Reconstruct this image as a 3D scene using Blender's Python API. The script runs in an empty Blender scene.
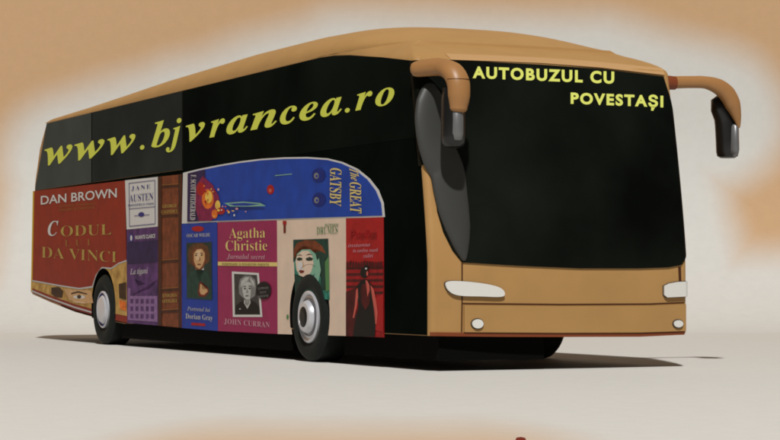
import bpy, bmesh, math, random
from mathutils import Vector, Matrix
random.seed(4)
sc = bpy.context.scene
COL = sc.collection
# ------------------------------------------------------------------ survey of the photograph
FOC, CX, HY = 2157.0, 390.0, 284.0           # focal length and horizon, in photo pixels
S0 = 107.1                                   # pixels per metre at the near front corner
Y0 = FOC / S0; CAMH = 88 / S0; X0 = 40 / S0
a_ = math.hypot(1010, FOC)
EU = Vector((-1010 / a_, FOC / a_, 0))       # along the bus, towards its tail
EV = Vector((FOC / a_, 1010 / a_, 0))        # across the bus, towards its far side
O = Vector((X0, Y0, 0)); CAM = Vector((0, 0, CAMH))
def ray(px, py): return Vector(((px - CX) / FOC, 1, (HY - py) / FOC))
def on_u(px, py, u):                         # point of the bus at length station u
    r = ray(px, py); k = (O + EU * u - CAM).dot(EU) / r.dot(EU)
    p = CAM + r * k - O; return p.dot(EV), p.z
def on_v(px, py, v=0.0):                     # point of the bus side: (u, z)
    r = ray(px, py); k = (O + EV * v - CAM).dot(EV) / r.dot(EV)
    p = CAM + r * k - O; return p.dot(EU), p.z
ZB = 0.336; W = 2.84; RC = 0.06
ZG = on_u(430, 265, 0)[1]; ZE = on_v(45, 123)[1]; ZF = on_v(410, 60)[1]
def rake(z):
    t = max(0.0, (z - ZG) / (2.95 - ZG)); return 0.33 * t ** 1.25 + (0.34 * min(1.2, (z - 2.95) / 0.17) ** 1.6 if z > 2.95 else 0)
BOW = 0.05
def front_u(v, z):
    c = (v - W / 2) / (W / 2); return rake(z) - BOW * (1 - c * c)
def on_front(px, py):                        # point of the bus front: (v, z)
    u = 0.0
    for _ in range(12):
        v, z = on_u(px, py, u); u = front_u(min(max(v, 0), W), z)
    return v, z
Q = math.pi * RC / 2
def R(t, z, off=0.0):                        # wrapped coordinate round the front: t<0 near side, t>0 front
    u0 = front_u(RC, z)
    if t < -Q / 2: return Vector((u0 + RC + (-Q / 2 - t), -off, z))
    if t <= Q / 2:
        a = (t + Q / 2) / RC
        return Vector((u0 + RC - (RC + off) * math.sin(a), RC - (RC + off) * math.cos(a), z))
    v = RC + t - Q / 2
    if v <= W - RC: return Vector((front_u(v, z) - off, v, z))
    u1 = front_u(W - RC, z); a = min((v - (W - RC)) / RC, math.pi / 2)
    ex = max(0, v - (W - RC) - Q)
    return Vector((u1 + RC - (RC + off) * math.cos(a) + ex, W - RC + (RC + off) * math.sin(a), z))
def ft(px, py):                              # photo point on the front -> (t, z)
    v, z = on_front(px, py); return (v - RC + Q / 2, z)
# ------------------------------------------------------------------ materials
def mat(name, col, rough=0.5, spec=0.5, metal=0.0, noise=0.0, nscale=6.0, coat=0.0, col2=None, bump=0.0):
    m = bpy.data.materials.new(name); m.use_nodes = True
    nt = m.node_tree; b = nt.nodes['Principled BSDF']
    b.inputs['Roughness'].default_value = rough
    b.inputs['Specular IOR Level'].default_value = spec
    b.inputs['Metallic'].default_value = metal
    b.inputs['Coat Weight'].default_value = coat
    b.inputs['Coat Roughness'].default_value = 0.15
    b.inputs['Base Color'].default_value = (*col, 1)
    if noise or bump:
        tc = nt.nodes.new('ShaderNodeTexCoord'); n = nt.nodes.new('ShaderNodeTexNoise')
        n.inputs['Scale'].default_value = nscale; n.inputs['Detail'].default_value = 6
        nt.links.new(tc.outputs['Object'], n.inputs['Vector'])
        if noise:
            r = nt.nodes.new('ShaderNodeValToRGB')
            r.color_ramp.elements[0].position = 0.3; r.color_ramp.elements[1].position = 0.7
            lo = tuple(c * (1 - noise) for c in col); hi = col2 if col2 else tuple(min(1, c * (1 + noise)) for c in col)
            r.color_ramp.elements[0].color = (*lo, 1); r.color_ramp.elements[1].color = (*hi, 1)
            nt.links.new(n.outputs['Fac'], r.inputs['Fac']); nt.links.new(r.outputs['Color'], b.inputs['Base Color'])
        if bump:
            bp = nt.nodes.new('ShaderNodeBump'); bp.inputs['Strength'].default_value = bump
            bp.inputs['Distance'].default_value = 0.02
            nt.links.new(n.outputs['Fac'], bp.inputs['Height']); nt.links.new(bp.outputs['Normal'], b.inputs['Normal'])
    return m
def c8(r, g, b):
    f = lambda x: (x / 255 / 12.92) if x <= 10 else ((x / 255 + 0.055) / 1.055) ** 2.4
    return (f(r), f(g), f(b))
M = {}
M['paint'] = mat('bronze paint', c8(175, 134, 82), 0.45, 0.25, noise=0.05, nscale=2.5)
M['paint2'] = mat('bronze mirror paint', c8(162, 116, 70), 0.4, 0.35, noise=0.05, nscale=5)
M['brow'] = mat('painted brow highlight', c8(190, 149, 102), 0.4, 0.3)  # highlight on the brow, painted as a paler bronze
M['seam'] = mat('panel seam', c8(70, 38, 20), 0.7, 0.2)
M['sill'] = mat('red brown sill', c8(125, 62, 32), 0.5, 0.3)
M['black'] = mat('black cladding', c8(13, 17, 14), 0.6, 0.0, noise=0.25, nscale=1.2)
M['glass_r'] = mat('reflection grey glass rear', c8(80, 82, 77), 0.5, 0.0, noise=0.16, nscale=0.8)  # grey stands in for a reflection that fades towards the front
M['glass_m'] = mat('reflection grey glass middle', c8(56, 58, 54), 0.5, 0.0, noise=0.35, nscale=0.5)  # weaker step of the reflection painted into the panes
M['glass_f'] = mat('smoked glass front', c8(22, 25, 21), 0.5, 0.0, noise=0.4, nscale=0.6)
M['screen'] = mat('windscreen glass', c8(14, 16, 13), 0.3, 0.02, noise=0.35, nscale=0.55, col2=c8(30, 33, 28))  # lighter noise tone imitates faint reflections on the screen
M['rubber'] = mat('tyre rubber', c8(22, 27, 24), 0.75, 0.25, noise=0.2, nscale=20)
M['under'] = mat('underbody_shadow_fill', c8(10, 10, 9), 0.9, 0.05)
M['rim'] = mat('rim metal', c8(205, 205, 210), 0.35, 0.5, metal=0.35)
M['rimd'] = mat('rim recess', c8(105, 105, 108), 0.45, 0.5, metal=0.3)
M['hubd'] = mat('hub black', c8(14, 14, 14), 0.5, 0.3)
M['pod'] = mat('grey pillar cover', c8(60, 60, 57), 0.45, 0.3)
M['casing'] = mat('mirror casing highlight', c8(112, 112, 112), 0.35, 0.6, metal=0.3)  # grey highlight of the black casings, given its own material
M['casingd'] = mat('mirror casing black', c8(20, 20, 20), 0.3, 0.5)
M['lamp'] = mat('lamp lens', c8(225, 222, 214), 0.12, 0.6, coat=0.5)
M['lampd'] = mat('lamp bezel', c8(60, 50, 42), 0.5, 0.3)
M['lime'] = mat('lime lettering', c8(222, 226, 92), 0.6, 0.1)
M['lime2'] = mat('yellow green lettering', c8(218, 222, 110), 0.6, 0.1)
def ink(key, r, g, b, noise=0.0, ns=8, **k):
    M[key] = mat(key.replace('_', ' ') + ' ink', c8(r, g, b), 0.55, 0.12, noise=noise, nscale=ns, **k)
ink('red', 142, 42, 26, 0.13, 5); ink('redd', 112, 30, 20, 0.2); ink('white', 214, 210, 205); ink('silver', 190, 186, 182)
ink('gold', 176, 148, 76, 0.25, 20); ink('golddim', 150, 100, 48); ink('yellow', 205, 165, 40)
ink('ochre', 190, 140, 70, 0.35, 7, col2=c8(214, 172, 96)); ink('umber', 62, 38, 20, 0.4, 12); ink('skin', 205, 160, 112, 0.1, 14)
ink('skinlite', 222, 186, 146); ink('brownhair', 92, 56, 30, 0.4, 20)
ink('violet', 72, 44, 98, 0.4, 6, col2=c8(104, 62, 120)); ink('violetd', 40, 28, 72, 0.3, 6); ink('mauve', 140, 104, 150, 0.2, 12); ink('indigo', 52, 50, 120)
ink('leather', 112, 54, 30, 0.28, 9, col2=c8(136, 70, 40)); ink('leatherd', 66, 32, 20, 0.25, 9)
ink('blue', 22, 66, 160, 0.16, 4); ink('navy', 16, 40, 118, 0.2, 6); ink('blueb', 26, 58, 150, 0.12, 6)
ink('green', 32, 52, 44, 0.35, 9); ink('teal', 46, 122, 104, 0.35, 12); ink('tealdark', 24, 60, 50, 0.35, 14)
ink('magenta', 152, 42, 84, 0.08, 5); ink('cream', 226, 200, 178, 0.05, 4); ink('paleyel', 224, 200, 122); ink('pink', 204, 150, 160)
ink('photo', 60, 58, 56, 0.4, 15); ink('photol', 186, 184, 178, 0.06, 20); ink('photom', 128, 126, 122, 0.15, 20); ink('blackink', 14, 13, 13)
ink('scarlet', 166, 26, 28, 0.14, 6); ink('crimson', 150, 18, 24, 0.3, 8); ink('maroon', 74, 14, 16, 0.4, 9); ink('salmon', 200, 92, 80)
ink('orange', 226, 112, 40, 0.3, 14); ink('flame', 240, 196, 88); ink('purplered', 130, 28, 70, 0.3, 10); ink('lightteal', 130, 176, 150)
ink('slate', 66, 70, 98); ink('creasei', 224, 206, 160); ink('greenink', 84, 132, 78)
# ------------------------------------------------------------------ object helpers
def link(name, me, parent=None, label=None):
    o = bpy.data.objects.new(name, me); COL.objects.link(o)
    if parent is not None: o.parent = parent
    if label: o['label'] = label
    return o
def build(name, bm, mats, parent=None, label=None, smooth=False, recalc=True):
    if recalc: bmesh.ops.recalc_face_normals(bm, faces=bm.faces)
    me = bpy.data.meshes.new(name); bm.to_mesh(me); bm.free()
    for m in (mats if isinstance(mats, (list, tuple)) else [mats]): me.materials.append(M[m])
    if smooth:
        for p in me.polygons: p.use_smooth = True
    return link(name, me, parent, label)
bus = bpy.data.objects.new('tour_bus', None); COL.objects.link(bus)
bus.matrix_world = Matrix(((EU.x, EV.x, 0, O.x), (EU.y, EV.y, 0, O.y), (0, 0, 1, 0), (0, 0, 0, 1)))
# bus axes (u to the tail, v to the far side, z up) are left handed, so mirror is handled by using an explicit map
bus.matrix_world = Matrix.Translation(O)
def Bp(u, v, z): return EU * u + EV * v + Vector((0, 0, z))
bus['label'] = 'bronze and black tour bus covered in pictures of book covers'; bus['category'] = 'bus'

def fix(bm):                                  # bus coordinates -> world offsets
    for v in bm.verts: v.co = Bp(*v.co)
WELLS = []                                    # (u, z, r)
def near_well(pts):
    us = [p[0] for p in pts]; zs = [p[1] for p in pts]
    return [w for w in WELLS if min(us) < w[0] + w[2] and max(us) > w[0] - w[2] and min(zs) < w[1] + w[2]]
def boolean(obj, cut):
    md = obj.modifiers.new('b', 'BOOLEAN'); md.object = cut; md.operation = 'DIFFERENCE'; md.solver = 'EXACT'
    bpy.context.view_layer.update()
    dg = bpy.context.evaluated_depsgraph_get()
    me = bpy.data.meshes.new_from_object(obj.evaluated_get(dg)); obj.modifiers.clear(); obj.data = me
def cutter():
    bm = bmesh.new()
    for (u, z, r) in WELLS:
        n = 48; lo = [bm.verts.new((u + r * math.cos(2 * math.pi * i / n), -0.3, z + r * math.sin(2 * math.pi * i / n))) for i in range(n)]
        hi = [bm.verts.new((v.co.x, 0.5, v.co.z)) for v in lo]
        bm.faces.new(lo); bm.faces.new(hi[::-1])
        for i in range(n): bm.faces.new((lo[i], hi[i], hi[(i + 1) % n], lo[(i + 1) % n]))
    fix(bm); o = build('cut', bm, 'under'); o.location = O; return o
def plate_bm(bm, pts, v0, v1, mi=0):          # thin plate on the near side, outline in (u, z)
    a = [bm.verts.new((u, v0, z)) for u, z in pts]; b = [bm.verts.new((u, v1, z)) for u, z in pts]
    fs = [bm.faces.new(a), bm.faces.new(b[::-1])]
    n = len(pts)
    for i in range(n): fs.append(bm.faces.new((a[i], b[i], b[(i + 1) % n], a[(i + 1) % n])))
    for f in fs: f.material_index = mi
LAY = 0.003
def plate(name, px, layer, m, parent, label=None, cut=False, uz=False):
    pts = px if uz else [on_v(*p) for p in px]
    bm = bmesh.new(); plate_bm(bm, pts, -LAY * layer, -LAY * (layer - 1) + (0.001 if layer > 1 else 0.02)); fix(bm)
    o = build(name, bm, m, parent, label)
    if cut and near_well(pts): boolean(o, CUT)
    return o
def picture(name, shapes, layer, parent, label=None):   # flat printed picture: several inks, one mesh
    bm = bmesh.new(); keys = []
    for k, (key, px) in enumerate(shapes):
        if key not in keys: keys.append(key)
        vs = [bm.verts.new((on_v(*p)[0], -LAY * layer - 0.0002 * (k + 1), on_v(*p)[1])) for p in px]
        f = bm.faces.new(vs); f.material_index = keys.index(key)
    fix(bm); bmesh.ops.triangulate(bm, faces=bm.faces)
    return build(name, bm, keys, parent, label, recalc=False)
def ell(cx, cy, rx, ry, n=18, a=0.0):
    return [(cx + rx * math.cos(t) * math.cos(a) - ry * math.sin(t) * math.sin(a), cy + rx * math.cos(t) * math.sin(a) + ry * math.sin(t) * math.cos(a))
            for t in [2 * math.pi * i / n for i in range(n)]]
def rect(x0, y0, x1, y1): return [(x0, y0), (x1, y0), (x1, y1), (x0, y1)]
def style(s, st):
    base = {'sb': (0x1D400, 0x1D41A), 'bi': (0x1D468, 0x1D482), 'si': (0x1D434, 0x1D44E)}.get(st)
    if not base: return s
    out = ''
    for c in s:
        if 'A' <= c <= 'Z': out += chr(base[0] + ord(c) - 65)
        elif 'a' <= c <= 'z' and not (st == 'si' and c == 'h'): out += chr(base[1] + ord(c) - 97)
        else: out += c
    return out
def text_data(s, st='', off=0.0, space=1.0):
    cu = bpy.data.curves.new('t', 'FONT'); cu.body = style(s, st); cu.offset = off; cu.space_character = space
    cu.resolution_u = 4
    o = bpy.data.objects.new('t', cu); COL.objects.link(o)
    bpy.context.view_layer.update(); dg = bpy.context.evaluated_depsgraph_get()
    me = bpy.data.meshes.new_from_object(o.evaluated_get(dg)); bpy.data.objects.remove(o); return me
def lettering(s, p0, p1, em, m, parent, layer=3, st='', off=0.0, space=1.0, up=None, front=False, em1=None, label=None, name='lettering', curve=None):
    me = text_data(s, st, off, space)
    xs = [v.co.x for v in me.vertices]; x0, x1 = min(xs), max(xs)
    up = up or (0, -1); em1 = em1 or em
    for v in me.vertices:
        t = (v.co.x - x0) / (x1 - x0); e = em + (em1 - em) * t
        px = p0[0] + (p1[0] - p0[0]) * t + up[0] * e * v.co.y
        py = p0[1] + (p1[1] - p0[1]) * t + up[1] * e * v.co.y
        if curve: py += curve(t)
        if front:
            tt, z = ft(px, py); q = R(tt, z, 0.014)
            v.co = Bp(*q)
        else:
            u, z = on_v(px, py); v.co = Bp(u, -LAY * layer - 0.0015, z)
    n = len(me.vertices); par = list(range(n))
    def find(a):
        while par[a] != a: par[a] = par[par[a]]; a = par[a]
        return a
    for ed in me.edges: par[find(ed.vertices[0])] = find(ed.vertices[1])
    isl = {}
    for q in range(n): isl.setdefault(find(q), []).append(q)
    runs = sorted([(min(xs[q] for q in g), max(xs[q] for q in g), g) for g in isl.values()], key=lambda g: g[0])
    words = []
    for a, b, g in runs:
        if words and (a - words[-1][0] < .17 * space ** 2 or ' ' not in s): words[-1][0] = max(words[-1][0], b); words[-1][1].update(g)
        else: words.append([b, set(g)])
    out = None
    for k_, (b, g) in enumerate(words):
        idx = sorted(g); mp = {q: i for i, q in enumerate(idx)}
        m2 = bpy.data.meshes.new(name); m2.from_pydata([me.vertices[q].co[:] for q in idx], [], [[mp[v] for v in p.vertices] for p in me.polygons if p.vertices[0] in g])
        m2.materials.append(M[m]); out = link(name, m2, parent, label)
    return out
def wrap_patch(name, tz, off, m, parent, label=None, thick=0.012, step=0.08):
    """a panel that follows the curved front; outline in wrapped (t, z)"""
    bm = bmesh.new(); bm.faces.new([bm.verts.new((t, 0, z)) for t, z in tz])
    t0, t1 = min(p[0] for p in tz), max(p[0] for p in tz); z0, z1 = min(p[1] for p in tz), max(p[1] for p in tz)
    cuts = [(Vector((t0 + step * i, 0, 0)), Vector((1, 0, 0))) for i in range(1, int((t1 - t0) / step) + 1)]
    for c in (0, W - 2 * RC + Q):
        cuts += [(Vector((c + Q * k / 6, 0, 0)), Vector((1, 0, 0))) for k in (-3, -2, -1, 0, 1, 2, 3)]
    cuts += [(Vector((0, 0, z0 + step * i)), Vector((0, 0, 1))) for i in range(1, int((z1 - z0) / step) + 1)]
    for co, no in cuts:
        bmesh.ops.bisect_plane(bm, geom=bm.verts[:] + bm.edges[:] + bm.faces[:], dist=1e-5, plane_co=co, plane_no=no)
    ex = bmesh.ops.extrude_face_region(bm, geom=bm.faces[:])
    top = set(g for g in ex['geom'] if isinstance(g, bmesh.types.BMVert))
    for v in bm.verts:
        o_ = off if v in top else off - thick
        v.co = Bp(*R(v.co.x, v.co.z, o_))
    return build(name, bm, m, parent, label)
def tube(bm, pts, rad, n=16, flat=None, mi=0):
    """smooth tube through bus-space points; rad = list of (a, b) half widths; closed rounded ends"""
    P = [Vector(p) for p in pts]; N = len(P)
    ref = Vector(flat) if flat else Vector((1, 0, 0))
    rings = []
    for i, p in enumerate(P):
        d = (P[min(i + 1, N - 1)] - P[max(i - 1, 0)]).normalized()
        x = ref - d * ref.dot(d); x.normalize(); y = d.cross(x)
        a, b = rad[i] if isinstance(rad[i], tuple) else (rad[i], rad[i])
        rings.append([bm.verts.new(p + x * a * math.cos(2 * math.pi * k / n) + y * b * math.sin(2 * math.pi * k / n)) for k in range(n)])
    for i in range(N - 1):
        for k in range(n):
            bm.faces.new((rings[i][k], rings[i][(k + 1) % n], rings[i + 1][(k + 1) % n], rings[i + 1][k])).material_index = mi
    bm.faces.new(rings[0][::-1]).material_index = mi; bm.faces.new(rings[-1]).material_index = mi
def spline(P, m=6):
    P = [Vector(p) for p in P]; out = []
    for i in range(len(P) - 1):
        a = P[max(i - 1, 0)]; b = P[i]; c = P[i + 1]; d = P[min(i + 2, len(P) - 1)]
        for k in range(m):
            t = k / m
            out.append(0.5 * ((2 * b) + (c - a) * t + (2 * a - 5 * b + 4 * c - d) * t * t + (3 * b - a - 3 * c + d) * t ** 3))
    out.append(P[-1]); return out
# ------------------------------------------------------------------ bus body
WF = on_v(310, 312); WR = on_v(104, 305)
RW = 0.475
WELLS = [(WF[0], 0.50, 0.535), (WR[0], 0.50, 0.535)]
CUT = cutter()
tail = sorted([(on_v(*p)[1], on_v(*p)[0]) for p in [(30, 293), (31, 240), (33, 190), (38, 150), (45, 122)]])
def tail_u(z):
    if z <= tail[0][0]: return tail[0][1]
    for (z0, u0), (z1, u1) in zip(tail, tail[1:]):
        if z <= z1: return u0 + (u1 - u0) * (z - z0) / (z1 - z0)
    return tail[-1][1]
LT = tail_u(1.5)
sill = sorted([on_v(*p) for p in [(30, 293), (50, 302), (75, 312), (100, 319), (126, 324)]])
def zb(u):
    if u <= sill[0][0]: return ZB
    for (u0, z0), (u1, z1) in zip(sill, sill[1:]):
        if u <= u1: return z0 + (z1 - z0) * (u - u0) / (u1 - u0)
    return sill[-1][1]
sill.insert(0, (sill[0][0] - 1.2, ZB))
def near_in(u, z):
    a = max(0.0, (z - 2.93) / (ZE - 2.93)); b = max(0.0, min(1.0, (2.6 - u) / 2.2)); b = b * b * (3 - 2 * b)
    return 0.30 * a ** 1.7 * b
def far_in(z): return 0.36 * max(0.0, (z - 2.93) / (ZE - 2.93)) ** 1.5
def ring(z, inset=0.0):
    pts = []; RT = 0.14
    tu = tail_u(z)
    far = W - 2 * RC + Q
    ts = [-Q / 2 + Q * k / 6 for k in range(7)] + [Q / 2 + (W - 2 * RC) * k / 18 for k in range(1, 18)] + [far - Q / 2 + Q * k / 6 for k in range(7)]
    f = [R(t, z) for t in ts]
    us = [0.95 + (tu - RT - 0.95) * k / 40 for k in range(41)]
    near = [Vector((u, 0, z)) for u in reversed(us)]
    farp = [Vector((u, W, z)) for u in us]
    arc1 = [Vector((tu - RT + RT * math.sin(a), W - RT + RT * math.cos(a), z)) for a in [math.pi / 2 * k / 5 for k in range(1, 6)]]
    arc2 = [Vector((tu - RT + RT * math.cos(a), RT - RT * math.sin(a), z)) for a in [math.pi / 2 * k / 5 for k in range(0, 5)]]
    for q in near + f + farp: q.y += near_in(q.x, z) * max(0, 1 - q.y / 1.2) - far_in(z) * max(0, q.y / W - .5) * 2
    return near + f + farp + arc1 + arc2
def shell():
    bm = bmesh.new(); rows = []
    ZL = [ZB + (2.90 - ZB) * i / 22 for i in range(23)] + [2.90 + (ZE - 2.90) * k / 10 for k in range(1, 11)]; NZ = 32
    for i in range(NZ + 1):
        z = ZL[i]; r = ring(z); row = []
        for p in r:
            b = zb(p.x); zz = b + (ZE - b) * (z - ZB) / (ZE - ZB)
            row.append(bm.verts.new((p.x, p.y, zz)))
        rows.append(row)
    n = len(rows[0])
    for i in range(NZ):
        for k in range(n): bm.faces.new((rows[i][k], rows[i][(k + 1) % n], rows[i + 1][(k + 1) % n], rows[i + 1][k]))
    bm.faces.new(rows[0][::-1]); bm.faces.new(rows[-1])
    bmesh.ops.triangulate(bm, faces=[f for f in bm.faces if len(f.verts) > 4])
    fix(bm); o = build('body', bm, ['paint'], bus, 'bronze body shell'); boolean(o, CUT)
    b2 = bmesh.new(); b2.from_mesh(o.data)
    bmesh.ops.delete(b2, geom=[f for f in b2.faces if all(v.co.z > ZE - 1e-4 for v in f.verts)], context='FACES_ONLY')
    b2.to_mesh(o.data); b2.free()
    for p in o.data.polygons: p.use_smooth = True
    o.data.set_sharp_from_angle(angle=math.radians(32)); return o
body = shell()
# roof: crown that swells towards the front
def crown(u):
    a = max(0.0, min(1.0, (LT - u) / (LT - 1.6)))
    K = [(0, .10), (.2, .19), (.45, .32), (.7, .38), (.85, .37), (1, .30)]
    for (a0, h0), (a1, h1_) in zip(K, K[1:]):
        if a <= a1: return h0 + (h1_ - h0) * (a - a0) / (a1 - a0)
UF = front_u(W / 2, ZE)
def roof():
    bm = bmesh.new(); NU, NV = 90, 40; rows = []
    uf = rake(ZE); L = tail_u(ZE) - uf
    for i in range(NU + 1):
        s = i / NU; s = s ** 1.6; row = []
        for j in range(NV + 1):
            c = -1 + 2 * j / NV
            cc = math.sin(c * math.pi / 2)
            u = uf + L * s + (-BOW * (1 - cc * cc) + (.06 if cc < 0 else .08) * abs(cc) ** 20) * (1 - s)
            front = min(1.0, (L * s) / 1.9); fr = 1 - (1 - front) ** 2.6
            back = min(1.0, (L * (1 - s)) / 0.3); bk = math.sqrt(max(0, 1 - (1 - back) ** 2))
            cc = math.sin(c * math.pi / 2) if abs(c) < 1 else c
            v = W / 2 + (W / 2) * cc; v += near_in(u, ZE) * max(0, 1 - v / 1.2) - far_in(ZE) * max(0, cc)
            h = (max(0, 1 - abs(cc) ** 3.2)) ** 0.5
            inset = 0.0
            row.append(bm.verts.new((u, v, ZE + crown(u) * h * fr * bk)))
        if i == 0: rows.append([bm.verts.new((v.co.x + .04, min(max(v.co.y, .05), W - .2), v.co.z - .05)) for v in row])
        rows.append(row)
    for i in range(NU + 1):
        for j in range(NV): bm.faces.new((rows[i][j], rows[i + 1][j], rows[i + 1][j + 1], rows[i][j + 1]))
    fix(bm); return build('roof', bm, 'paint', bus, 'bronze roof swelling into a rounded brow over the windscreen', smooth=True)
roof()
# ---- side cladding (black) and windows
ucor = lambda z: front_u(RC, z) + RC
low = [(ucor(ZB + .01), ZB + 0.006)] + [(u, zb(u) + 0.006) for u in [1, 3, 5, 7, 8.5, 9, 9.5, 10, 10.5, 11, 11.5, 12, LT - 0.1] if u < LT - 0.15]
Umax = [(tail_u(z) - 0.14, z) for z in (zb(LT) + .01, 1.0, 1.4)]
zb_band = lambda px: on_v(px, 191 - 0.119 * (px - 33))[1]
BL = on_v(33, 191)[1]
# lower cladding
pts = low + [(tail_u(1.0) - 0.14, 1.0), (tail_u(BL) - 0.14, BL), (ucor(BL), BL)] + [(ucor(z_ / 20), z_ / 20) for z_ in range(int(BL * 20), 7, -1)]
clad = plate('side_cladding', pts, 1, 'black', bus, 'black lower side panel', cut=True, uz=True)
# windows: three panes
zt = ZE - 0.012
ftop = [on_v(*p) for p in [(320, 58), (334, 55.5), (350, 55), (380, 57), (408, 60)]]
s1 = on_v(92, 150)[0]; s2 = on_v(183, 130)[0]
plate('side_window', [(s1 + .02, BL + .004), (tail_u(BL) - .12, BL + .004), (tail_u(2.3) - .12, 2.3), (tail_u(zt) - .12, zt), (s1 + .02, zt)], 1, 'glass_r', bus, 'rearmost side window with a grey reflection painted in', uz=True)
plate('side_window', [(s2 + .02, BL + .004), (s1 - .02, BL + .004), (s1 - .02, zt), (s2 + .02, zt)], 1, 'glass_m', bus, 'middle side window with a fainter grey reflection painted in', uz=True)
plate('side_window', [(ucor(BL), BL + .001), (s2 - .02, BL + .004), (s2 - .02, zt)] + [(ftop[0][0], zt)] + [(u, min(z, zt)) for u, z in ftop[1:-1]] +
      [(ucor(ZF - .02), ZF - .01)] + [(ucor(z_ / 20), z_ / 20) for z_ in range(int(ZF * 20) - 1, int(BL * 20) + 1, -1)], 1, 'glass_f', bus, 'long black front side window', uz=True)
for s in (s1, s2):
    plate('window_seal', [(s - .02, BL + .004), (s + .02, BL + .004), (s + .02, zt), (s - .02, zt)], 1.5, 'under', bus, uz=True)
plate('window_seal', [(ucor(BL), BL - .008), (s2, BL - .008), (s2, BL + .012), (ucor(BL), BL + .012)], 1.5, 'glass_f', bus, uz=True)
# ---- windscreen wrapping the near corner
far_t = W - 2 * RC + Q
ws = [ft(*p) for p in [(462, 262.5), (520, 266), (580, 268.5), (640, 268.5), (668, 267.5), (681, 265)]]
side_hi = [(far_t + 0.02, z) for z in (ZG + .12, 1.5, 2.0, 2.5)]
tp = [ft(*p) for p in [(663, 76.5), (600, 69), (540, 64.5), (470, 61)]]
left = [(-Q / 2 - 0.04, ZF - 0.012), (-Q / 2 - 0.04, on_front(429, 166)[1])]
lcurve = [ft(*p) for p in [(430.5, 164), (433, 168), (434.5, 190), (437, 212), (443, 232), (452, 250)]]
windscreen = wrap_patch('windscreen', ws + side_hi + tp + left + lcurve, 0.012, 'screen', bus, 'black tinted windscreen wrapping round the front corner')
# pale strip above glass: highlight on the brow put in as colour
hl = [ft(*p) for p in [(450, 59.6), (540, 63), (600, 67.5), (664, 75)]]
wrap_patch('brow_highlight', hl + [(t, z + .07) for t, z in hl[::-1]], 0.012, 'brow', bus, 'painted highlight on the lip above the windscreen', thick=.02)
# ---- front seams, lamps, bumper
def strip(pxs, w=0.012, off=0.004, m='seam', name='panel_seam', axis='z'):
    tz = [ft(*p) for p in pxs]
    lo_ = [(t, z - w / 2) if axis == 'z' else (t - w / 2, z) for t, z in tz]; hi_ = [(t, z + w / 2) if axis == 'z' else (t + w / 2, z) for t, z in tz]
    return wrap_patch(name, lo_ + hi_[::-1], off, m, bus, thick=0.01)
strip([(462.5, 303.5), (560, 304.5), (650, 304), (684, 302.5)])
strip([(462, 263), (462, 300), (461.5, 332)], axis='t')
strip([(679.5, 267), (680, 282)], w=.03, axis='t')
strip([(430.5, 334.2), (500, 335), (560, 335.2), (640, 335), (684, 333)], w=0.035, off=.010, m='sill', name='bumper_edge')
bp_ = [ft(*p) for p in [(463.5, 305.5), (560, 306.5), (650, 306), (684.5, 304.5), (684.5, 331), (640, 332.5), (560, 332.8), (463.5, 332.2)]]
wrap_patch('front_bumper', bp_, 0.022, 'paint', bus, 'bronze bumper panel with round fog lamps', thick=.03)
def lampo(name, px, off, m, thick, lab=None, par=bus):
    return wrap_patch(name, [ft(*p) for p in px], off, m, par, lab, thick=thick, step=.05)
h1 = [(444.5, 284), (447, 281.5), (455, 281), (470, 282), (485, 284), (497, 287), (502.5, 291), (503, 295.5), (497, 297), (480, 296.5), (462, 296), (452, 294), (446, 289)]
def rnd_(P):
    Q_ = spline([(x, y, 0) for x, y in P[-1:] + P + P[:2]], 4); return [(p.x, p.y) for p in Q_[4:-4]][:-1]
def grow(P, k):
    cx = sum(p[0] for p in P) / len(P); cy = sum(p[1] for p in P) / len(P)
    return [(cx + (x - cx) * (1 + k * 2.2 / 30), cy + (y - cy) * (1 + k / 8)) for x, y in P]
h1 = rnd_(h1)
a = lampo('headlight', grow(h1, .3), 0.012, 'lampd', .02, 'long almond headlight at the near corner'); lampo('lens', h1, 0.03, 'lamp', .02, par=a)
h2 = [(663, 286), (668, 283.5), (676, 282), (685.5, 281.5), (685.5, 296.5), (676, 297), (666, 297.5), (663, 295)]
a = lampo('headlight', grow(h2, .5), 0.012, 'lampd', .02, 'headlight cut short by the far corner'); lampo('lens', h2, 0.03, 'lamp', .02, par=a)
for cx, cy, r in ((476, 323.8, 5.6), (676.5, 323.8, 4.6)):
    a = lampo('fog_lamp', ell(cx, cy, r + .9, r - .1, 20), 0.03, 'lampd', .02); lampo('lens', ell(cx, cy, r, r - 1, 20), 0.042, 'lamp', .02, par=a)
# ---- underbody, brought low and black to fill in the shadow below
bm = bmesh.new()
def box(bm, u0, u1, v0, v1, z0, z1):
    vs = [bm.verts.new((u, v, z)) for u in (u0, u1) for v in (v0, v1) for z in (z0, z1)]
    for f in ((0, 1, 3, 2), (4, 6, 7, 5), (0, 4, 5, 1), (2, 3, 7, 6), (0, 2, 6, 4), (1, 5, 7, 3)): bm.faces.new([vs[i] for i in f])
def prism(bm, pl, z0, z1):
    a = [bm.verts.new((u, v, z0)) for u, v in pl]; b = [bm.verts.new((u, v, z1)) for u, v in pl]; n = len(pl)
    bm.faces.new(a); bm.faces.new(b[::-1])
    for i in range(n): bm.faces.new((a[i], b[i], b[(i + 1) % n], a[(i + 1) % n]))
prism(bm, [(.06, .12), (WF[0] - .62, .12), (WF[0] - .62, .4), (WF[0] + .62, .4), (WF[0] + .62, .05), (WR[0] - .62, .05), (WR[0] - .62, .4), (WR[0] + 1.0, .4), (WR[0] + 1.0, 1.9), (3.0, 1.9), (.06, 1.25)], 0.10, ZB - .003)
fix(bm); build('underbody_shadow_fill', bm, 'under', bus, 'black low chassis deepened to fill in the shadow under the floor')
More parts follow.
